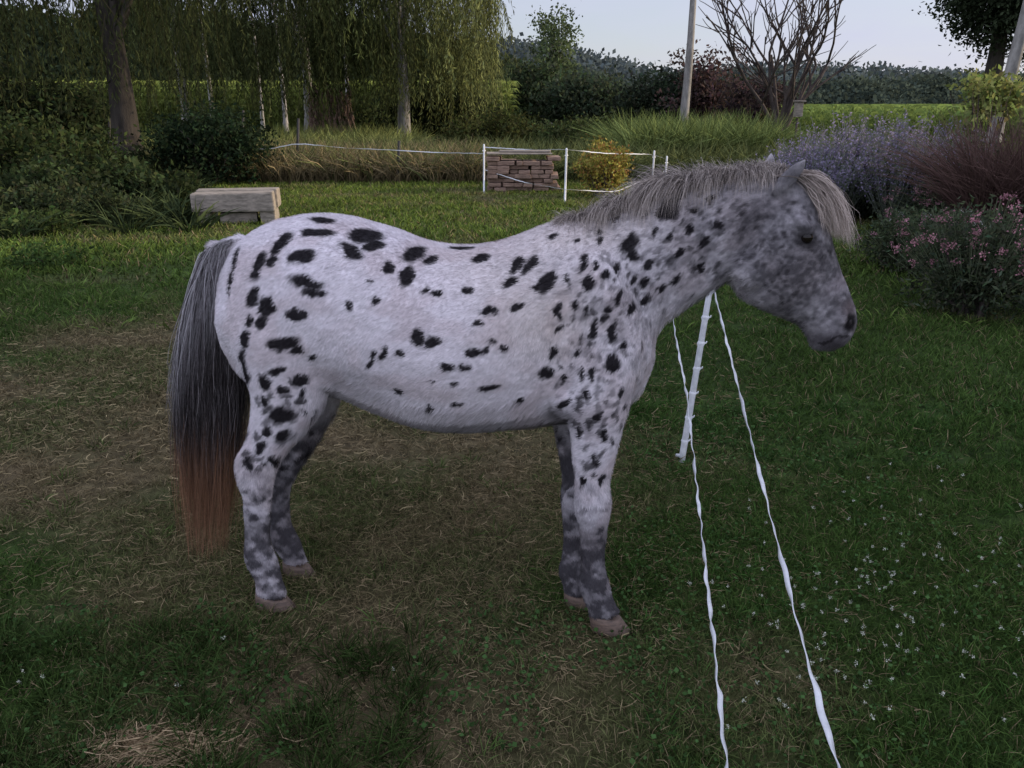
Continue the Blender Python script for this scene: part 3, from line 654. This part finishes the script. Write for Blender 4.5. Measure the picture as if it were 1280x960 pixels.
def crown_tree(name,bx,D,rt,h,crown_c,crown_r,nc,per,cr,leafs,col,barkm,lean=0,aspect=.5,limbs=14,bend=.1,zlimb=.45,shell=.3,trunk_top=None):
    e=empty(name,(bx,D,0)); tt=trunk_top or h*.85
    ks=np.linspace(0,1,9); tr=np.stack([bx+lean*ks*tt+np.sin(ks*5)*bend,np.full(9,D)+np.cos(ks*4)*bend*.6,ks*tt-.05],1)
    lst=[(tr,rt*(1.25-.85*ks**.8)+rt*.35*np.exp(-ks*14))]
    p,tone,cc=clumps((bx+lean*h*.8+crown_c[0],D+crown_c[1],crown_c[2]),crown_r,nc,per,cr,shell)
    for q in cc[rng.choice(len(cc),min(limbs,len(cc)),replace=False)]:
        k=rng.uniform(zlimb,.98); i=k*8; i0=int(min(i,7)); s0=tr[i0]*(1-(i-i0))+tr[i0+1]*(i-i0); L_=np.linalg.norm(q-s0)
        m1=s0*.65+q*.35+[0,0,.1*L_]; m2=s0*.3+q*.7+[0,0,.08*L_]; lst.append(([s0,m1,m2,q],[rt*.38,rt*.27,rt*.16,rt*.05]))
    tubes("trunk",lst,barkm,e,8)
    c=np.array(col)*(tone*rng.uniform(.65,1.35,len(p)))[:,None]
    leaves("foliage",p,leafs,c,M_leaf,e,aspect)
    return e,cc
def droop(name,parent,roots,lmin,lmax,nl,leafs,col,colhi,sway=.25,hi=None):
    n=len(roots); Ln=rng.uniform(lmin,lmax,n)*(.6+.8*vnoise(roots*[1,1,0],1.1,19)); K=nl; ts=np.linspace(0,1,K)
    sw=rng.normal(size=(n,2))*sway
    p=roots[:,None,:].repeat(K,1); p[:,:,2]-=ts[None]*Ln[:,None]; p[:,:,0]+=sw[:,0:1]*np.sqrt(ts)[None]; p[:,:,1]+=sw[:,1:2]*np.sqrt(ts)[None]
    tone=(rng.uniform(.5,1.5,n)*(.4+1.2*vnoise(roots,.9,9)))[:,None]*rng.uniform(.7,1.3,(n,K))
    hi_=np.clip(hi if hi is not None else np.zeros(n),0,1)[:,None,None]
    c=(np.array(col)*(1-hi_)+np.array(colhi)*hi_)*tone[:,:,None]
    pts=(p+rng.normal(size=p.shape)*.03).reshape(-1,3); dd=np.tile([0,0,-1.],(len(pts),1))
    leaves(name,pts,leafs,c.reshape(-1,3),M_leaf,parent,.2,dd,.42)
    Kw=5; ii=np.linspace(0,K-1,Kw).astype(int)
    ribbons(name+"_twigs",p[:,ii],np.full((n,Kw),.010),np.tile(np.array([.05,.05,.025]),(n,Kw,1)),M_leaf,parent)
g=P(160,212,18.5)
e,cc=crown_tree("cypress_tree",g[0],18.5,.27,9,(-.3,0,6.6),(4.6,3,2.6),90,110,.42,.17,(.032,.043,.02),M_bark,.0,limbs=22,zlimb=.3)
rt=np.stack([rng.uniform(-16.5,-6.6,1100),18.5+rng.normal(size=1100)*1.3,rng.uniform(3.0,6.5,1100)],1)
droop("hanging_foliage",e,rt,.8,2.3,21,.14,(.046,.060,.024),(.085,.095,.036),.35,rng.random(1100)*.5)
D=29; g=P(504,190,D)
e,cc=crown_tree("willow_tree",g[0],D,.20,9,(-.8,0,6.9),(4.6,3.5,2.2),90,75,.5,.17,(.075,.095,.034),M_bark_pale,0,limbs=26,zlimb=.35,aspect=.25)
x=rng.uniform(P(395,50,D)[0],P(625,50,D)[0],1400); rt=np.stack([x,D+rng.normal(size=1400)*1.8,rng.uniform(3.2,7.0,1400)],1)
hi=sst(P(450,50,D)[0],P(600,50,D)[0],x)*rng.uniform(.3,1,1400)  # sunlit right side of the willow, put into the leaf colour
droop("hanging_foliage",e,rt,1.0,2.7,29,.17,(.078,.098,.036),(.22,.24,.095),.35,hi)
e,cc=crown_tree("willow_tree",P(385,150,33)[0],33,.20,9,(-1.5,0,7),(5,3,2.4),90,75,.5,.17,(.06,.075,.028),M_bark_pale,0,limbs=24,zlimb=.35,aspect=.25)
x=rng.uniform(P(170,50,27)[0],P(425,50,27)[0],1250); rt=np.stack([x,28+rng.normal(size=1250)*2.,rng.uniform(3.0,7.0,1250)],1)
droop("hanging_foliage",e,rt,.8,2.2,26,.17,(.058,.072,.028),(.125,.145,.058),.35,rng.random(1250)*.7)
for px,D,r,lean,y2 in [(232,30,.15,-.01,0),(265,36,.09,.0,0),(327,40,.08,0,0),(356,40,.10,-.01,0),(435,42,.09,0,0),(853,27,.13,.01,0),(1243,21,.16,.06,0)]:
    g=P(px,150,D); crown_tree("poplar_tree",g[0],D,r,11,(0,0,9.4),(1.6,1.6,2.4),40,50,.35,.15,(.08,.11,.04),M_bark_pale,lean,limbs=12,bend=.06,zlimb=.72)
# dense trees east of the paddock: they keep the pony in evening shade
for dx,dy,rr in ((21,9.2,3.3),(21,4.6,3.8),(26,.2,4.2),(17,2.4,3.2)):
    crown_tree("oak_tree",dx,dy,.4,12,(0,0,7.0),(rr,rr,5.0),140,75,.7,.55,(.05,.07,.03),M_bark,0,limbs=16,shell=.15,aspect=.8)
bush("dark_shrub",30,95,21,260,(.030,.040,.019),16000,.15)
bush("dark_shrub",255,138,17.5,160,(.022,.034,.017),12000,.10)
bush("dark_shrub",30,150,15,240,(.033,.044,.017),12000,.10)
bush("dark_shrub",150,190,17,120,(.034,.042,.018),5000,.09)
bush("laurel_bush",545,100,33,170,(.024,.031,.015),11000,.17)
bush("laurel_bush",610,140,26,120,(.048,.054,.02),6000,.12)
bush("laurel_bush",440,120,36,80,(.042,.053,.02),5000,.16)
bush("background_bush",735,98,46,140,(.042,.055,.032),12000,.25)
bush("background_bush",665,75,52,110,(.048,.064,.031),9000,.28)
bush("background_bush",640,150,30,150,(.058,.073,.03),7000,.14)
bush("background_bush",850,92,40,160,(.030,.038,.024),10000,.23)
bush("background_bush",930,95,36,130,(.028,.034,.022),10000,.2)
bush("background_bush",745,150,26,170,(.058,.075,.03),8000,.12)
bush("smoke_bush",885,45,31,120,(.060,.040,.037),3600,.17,shell=.05)
bush("smoke_bush",945,92,28,110,(.040,.030,.029),6000,.14)
bush("golden_shrub",756,172,15,66,(.22,.20,.05),4500,.065,col2=(.30,.17,.06))
crown_tree("birch_tree",P(690,100,62)[0],62,.2,7.5,(0,0,5.6),(1.9,1.3,3.0),50,55,.42,.28,(.10,.13,.06),M_bark_pale,0,limbs=14)
g=P(1245,60,42); crown_tree("oak_tree",g[0],42,.45,11,(.8,0,7.0),(3.8,3.0,3.6),190,160,.5,.23,(.033,.043,.024),M_bark,0,limbs=20)
cen=[]
for px in range(-60,250,8):
    for k in range(2):
        g=G(px+rng.normal()*5,262+rng.normal()*14); cen.append(g)
border=empty("daylily_border",tuple(G(120,280)))
tufts("leaves",np.array(cen),60,.25,.25,.60,.026,(.040,.055,.024),1.1,5,border)
bush("border_plants",110,200,13.0,290,(.035,.048,.02),11000,.10,depth=.9)
bush("border_plants",60,235,11.6,260,(.04,.05,.023),8000,.08,depth=.6)
bush("low_shrub",60,318,8.3,90,(.05,.082,.026),1400,.05)
bush("low_shrub",40,272,10.5,120,(.05,.072,.025),2500,.07)
weeds=empty("tall_grass",(0,19,0))
cen=scat(900,-9,7.5,17.8,23); tufts("blades",cen,30,.3,.35,1.05,.026,(.11,.125,.048),.5,4,weeds)
cen=scat(800,-7.5,-.5,17.6,22); tufts("dry_blades",cen,20,.25,.4,.95,.022,(.21,.165,.09),.5,4,weeds)
cen=scat(260,3.0,6.8,20,25); tufts("reeds",cen,34,.25,.9,1.7,.03,(.14,.175,.058),.35,4,weeds)
cen=scat(420,-12,-3,23,30); tufts("weeds_left",cen,28,.3,.5,1.2,.03,(.17,.19,.065),.4,4,weeds)
cen=scat(500,5.5,14,14,26); tufts("meadow_right",cen,26,.3,.3,.8,.026,(.12,.15,.05),.5,4,weeds)
c=P(415,150,31)
wp=empty("brushwood_stack",(c[0],31,0)); lst=[]
for k in range(150):
    a_=np.array([c[0]+rng.uniform(-.8,.8),31+rng.uniform(-.3,.3),0.]); z0=rng.uniform(.3,2.1); lst.append(([a_+[rng.uniform(-.15,.15),0,z0-.3],a_+[0,0,z0],a_+[rng.uniform(-.1,.1),0,z0+.3]],[.03,.035,.03]))
tubes("branches",lst,M_log,wp)
def corn(name,x0,x1,y0,y1,h,n,col,pw=1.5):
    e=empty(name,((x0+x1)/2,y0,0)); c=scat(n,x0,x1,y0,y1); c[:,1]=y0+(y1-y0)*rng.random(n)**pw
    r=np.round(c[:,1]/1.0)*1.0; c[:,1]=r+rng.normal(size=n)*.05
    nn=len(c); p=np.stack([c,c+[0,0,h*.5],c+[0,0,h]],1); p[:,2,2]*=rng.uniform(.88,1.08,nn)
    ribbons("stalks",p,np.tile([.05,.04,.02],(nn,1)),np.tile(np.array(col)*.8,(nn,3,1)),M_leaf,e)
    m=7; rr=np.repeat(c,m,0); rr[:,2]=np.tile(np.linspace(.25,.92,m),nn)*h; az=rng.random(len(rr))*6.28; L_=rng.uniform(.4,.75,len(rr)); t=np.linspace(0,1,4)
    pp=rr[:,None,:].repeat(4,1); pp[:,:,0]+=np.cos(az)[:,None]*t*L_[:,None]; pp[:,:,1]+=np.sin(az)[:,None]*t*L_[:,None]; pp[:,:,2]+=(t*.9-t*t*.9)[None]*L_[:,None]*1.6
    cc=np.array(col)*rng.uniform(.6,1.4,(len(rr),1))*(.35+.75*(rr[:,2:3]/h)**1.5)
    ribbons("leaves",pp,np.tile([.05,.08,.06,.01],(len(rr),1)),np.repeat(cc[:,None],4,1),M_leaf,e)
corn("cornfield",P(-50,100,45)[0],P(640,100,45)[0],44,54,2.7,4200,(.24,.29,.08))
corn("cornfield",9.5,48,30,75,1.45,7000,(.19,.26,.075),1.0)
bt=empty("bare_tree",tuple(P(972,190,24)*[1,1,0])); lst=[]
def grow(p,d,L_,r,lv):
    k=5; pts=[p]
    for i in range(k):
        d=norm(d+rng.normal(size=3)*.07+np.array([0,0,.03])); pts.append(pts[-1]+d*L_/k)
    lst.append((pts,np.linspace(r,r*.55,k+1)))
    if lv==0: return
    for c in range(3):
        q=pts[rng.integers(2,6)]; a=norm(d+rng.normal(size=3)*np.array([.42,.3,.18])); grow(q,a,L_*rng.uniform(.6,.85),r*.6,lv-1)
b0=np.array(bt.location)
for k,a in enumerate([-.52,-.34,-.18,-.04,.12,.28,.42,.6]):
    grow(b0+[a*.25,0,.9],norm(np.array([a,rng.normal()*.15,1.])),2.1,.062,3)
lst.append(([b0,b0+[.02,0,.5],b0+[0,0,1.1]],[.15,.12,.09]))
tubes("branches",lst,M_twig,bt,6)
c=P(998,137,21); nb=empty("nest_box",(c[0],21,0))
tubes("pole",[([[c[0],21,0],[c[0],21,c[2]-.2]],[.03,.03])],M_twig,nb)
boxes("box",[(c,(.18,.16,.34),.1),(c+[0,-.02,.20],(.24,.24,.03),.1)],M_wood,nb,.01)
sage=empty("russian_sage",tuple(P(1090,250,12)*[1,1,0]))
cen=[]
for k in range(36): cen.append([rng.uniform(P(990,200,11.5)[0],P(1215,200,11.5)[0]),rng.uniform(10.6,12.6),0])
cen=np.array(cen); n=len(cen)*80; c=np.repeat(cen,80,0); az=rng.random(n)*6.28; ln=rng.random(n)*.75
hs_=np.clip(.95+.5*np.sin((c[:,0]-cen[:,0].min())/(np.ptp(cen[:,0]))*3.0),.8,1.45); Ln=rng.uniform(.55,1.08,n)*hs_
t=np.linspace(0,1,5); d=norm(np.stack([np.cos(az)*ln,np.sin(az)*ln,np.ones(n)],1)); p=c[:,None]+d[:,None]*t[None,:,None]*Ln[:,None,None]
ribbons("stems",p,np.full((n,5),.007),np.tile(np.array([.16,.18,.15]),(n,5,1)),M_leaf,sage)
q=rng.uniform(.55,1,(n,13)); fp=(c[:,None]+d[:,None]*q[:,:,None]*Ln[:,None,None]).reshape(-1,3)+rng.normal(size=(n*13,3))*.014
leaves("flowers",fp,.035,np.array([.26,.225,.33])*rng.uniform(.5,1.5,(len(fp),1)),M_leaf,sage,.6)
q=rng.uniform(.1,.8,(n,8)); fp=(c[:,None]+d[:,None]*q[:,:,None]*Ln[:,None,None]).reshape(-1,3)+rng.normal(size=(n*8,3))*.03
leaves("foliage",fp,.06,np.array([.10,.12,.08])*rng.uniform(.5,1.4,(len(fp),1)),M_leaf,sage,.4)
fg=empty("purple_fountain_grass",tuple(P(1265,240,9.5)*[1,1,0]))
cen=np.array([[P(x,200,9.3)[0],9.3+dy,0] for x,dy in ((1240,0),(1258,.3),(1280,-.1),(1305,.2),(1330,0))])
tufts("blades",cen,400,.14,1.2,1.95,.013,(.075,.045,.040),.22,6,fg,tipcol=(.16,.10,.085))
bush("yellow_vine",1250,90,11,120,(.17,.19,.06),1300,.09,depth=.5,zb=1.45)
bush("border_shrub",1230,185,10.6,190,(.055,.068,.04),8000,.07)
def flowery(name,px,ytop,ybase,wpx,col,fcol,nl,nf,leaf=.05):
    D=G(px,ybase)[1]+.45; e=bush(name,px,ytop,D,wpx,col,nl,leaf,depth=.55,shell=.15,aspect=.35,gain=1.2)
    top=P(px,ytop,D); w_=wpx*D/cp/F/2
    d=norm(rng.normal(size=(nf,3))); d[:,2]=abs(d[:,2]); d[:,1]=-abs(d[:,1])*np.where(rng.random(nf)<.8,1,-1)
    c=np.array([top[0],D,top[2]*.5])+d*np.array([w_,.65,top[2]*.56])*rng.uniform(.75,1.22,(nf,1)); c[:,2]=np.maximum(c[:,2],.1)
    ns=nf*3; cs2=np.repeat(c,3,0)+rng.normal(size=(ns,3))*.05; b2=np.array([top[0],D,.05])+(cs2-[top[0],D,0])*[.55,.5,.4]
    t=np.linspace(0,1,4)[None,:,None]; ribbons("stalks",b2[:,None]*(1-t)+cs2[:,None]*t,np.full((ns,4),.005),np.tile(np.array([.13,.15,.09]),(ns,4,1)),M_leaf,e)
    fp=np.repeat(c,24,0)+rng.normal(size=(nf*24,3))*.017
    leaves("flowers",fp,.018,np.repeat(np.array(fcol)*rng.uniform(.5,1.2,(nf,1)),24,0)*rng.uniform(.7,1.3,(nf*24,1)),M_leaf,e,.7)
flowery("pink_valerian",1240,262,412,170,(.055,.068,.040),(.50,.25,.29),12000,75,.05)
flowery("pink_valerian",1150,270,352,120,(.055,.070,.038),(.48,.25,.30),8000,28,.05)
flowery("pink_valerian",1230,222,300,190,(.055,.070,.043),(.52,.29,.33),8000,75,.06)
flowery("white_phlox",1180,268,330,90,(.06,.077,.045),(.60,.60,.57),3500,26,.05)
flowery("pink_valerian",1110,228,268,110,(.07,.083,.055),(.46,.24,.31),4500,30,.06)
bush("garden_border_shrub",1085,218,12.5,150,(.055,.068,.04),6000,.07)
# ------------------------------------------------------------------ hills + distant trees
def hill(name,pts,D,depth,cols,ncl,cs,lo=0):
    e=empty(name,(0,D,0)); xs=np.array([P(p[0],p[1],D)[0] for p in pts]); zs=np.array([P(p[0],p[1],D)[2] for p in pts])
    X=np.linspace(xs[0],xs[-1],120); Zt=np.interp(X,xs,zs)-cs*.8; ys=np.linspace(0,1,14)
    V=np.array([[x,D-depth*(1-v)+0,z*math.sin(v*math.pi/2)] for v in ys for x,z in zip(X,Zt)]); V[:,2]+=(fbm(V,.08,3)-.5)*cs
    V2=V[-120:].copy(); V2[:,1]+=depth; V2[:,2]=-1; V=np.vstack([V,V2])
    ii,jj=np.meshgrid(np.arange(119),np.arange(14)); b=(jj*120+ii).ravel()
    quadmesh("slope",V,np.stack([b,b+1,b+121,b+120],1),np.tile(np.array(cols)*.7,(len(V),1)),M_ground,e,True)
    k=rng.random(ncl)**.6; x=rng.uniform(X[0],X[-1],ncl); z=np.interp(x,X,Zt)*np.sin(k*np.pi/2); c=np.stack([x,D-depth*(1-k),z+rng.normal(size=ncl)*cs*.15],1)
    c[:,2]+=vnoise(c,.35/cs,6)*cs*1.2
    per=10; p=np.repeat(c,per,0)+rng.normal(size=(ncl*per,3))*cs*.38; tn=np.repeat(rng.uniform(.5,1.5,ncl),per)
    leaves("tree_canopy",p,cs*.42,np.array(cols)*(tn*rng.uniform(.8,1.2,len(p)))[:,None],M_leaf,e,.8)
hill("wooded_hill",[(300,70),(480,65),(600,60),(650,62),(720,76),(800,98),(850,98),(900,95),(960,90),(1020,92),(1080,98),(1150,100),(1300,110),(1500,115)],260,90,(.085,.105,.105),5000,3.0)  # distance haze is painted in: bluish base colour on the far hill
hill("wooded_hill",[(560,95),(640,80),(700,88),(780,112),(860,118),(950,112),(1030,102),(1100,108),(1170,104),(1260,108),(1450,110)],150,30,(.06,.078,.06),4200,1.6)
hill("distant_treeline",[(-300,20),(-100,5),(100,30),(200,10),(330,40),(450,25),(560,62),(640,92)],75,12,(.04,.055,.03),3200,1.2)
flush_batches()
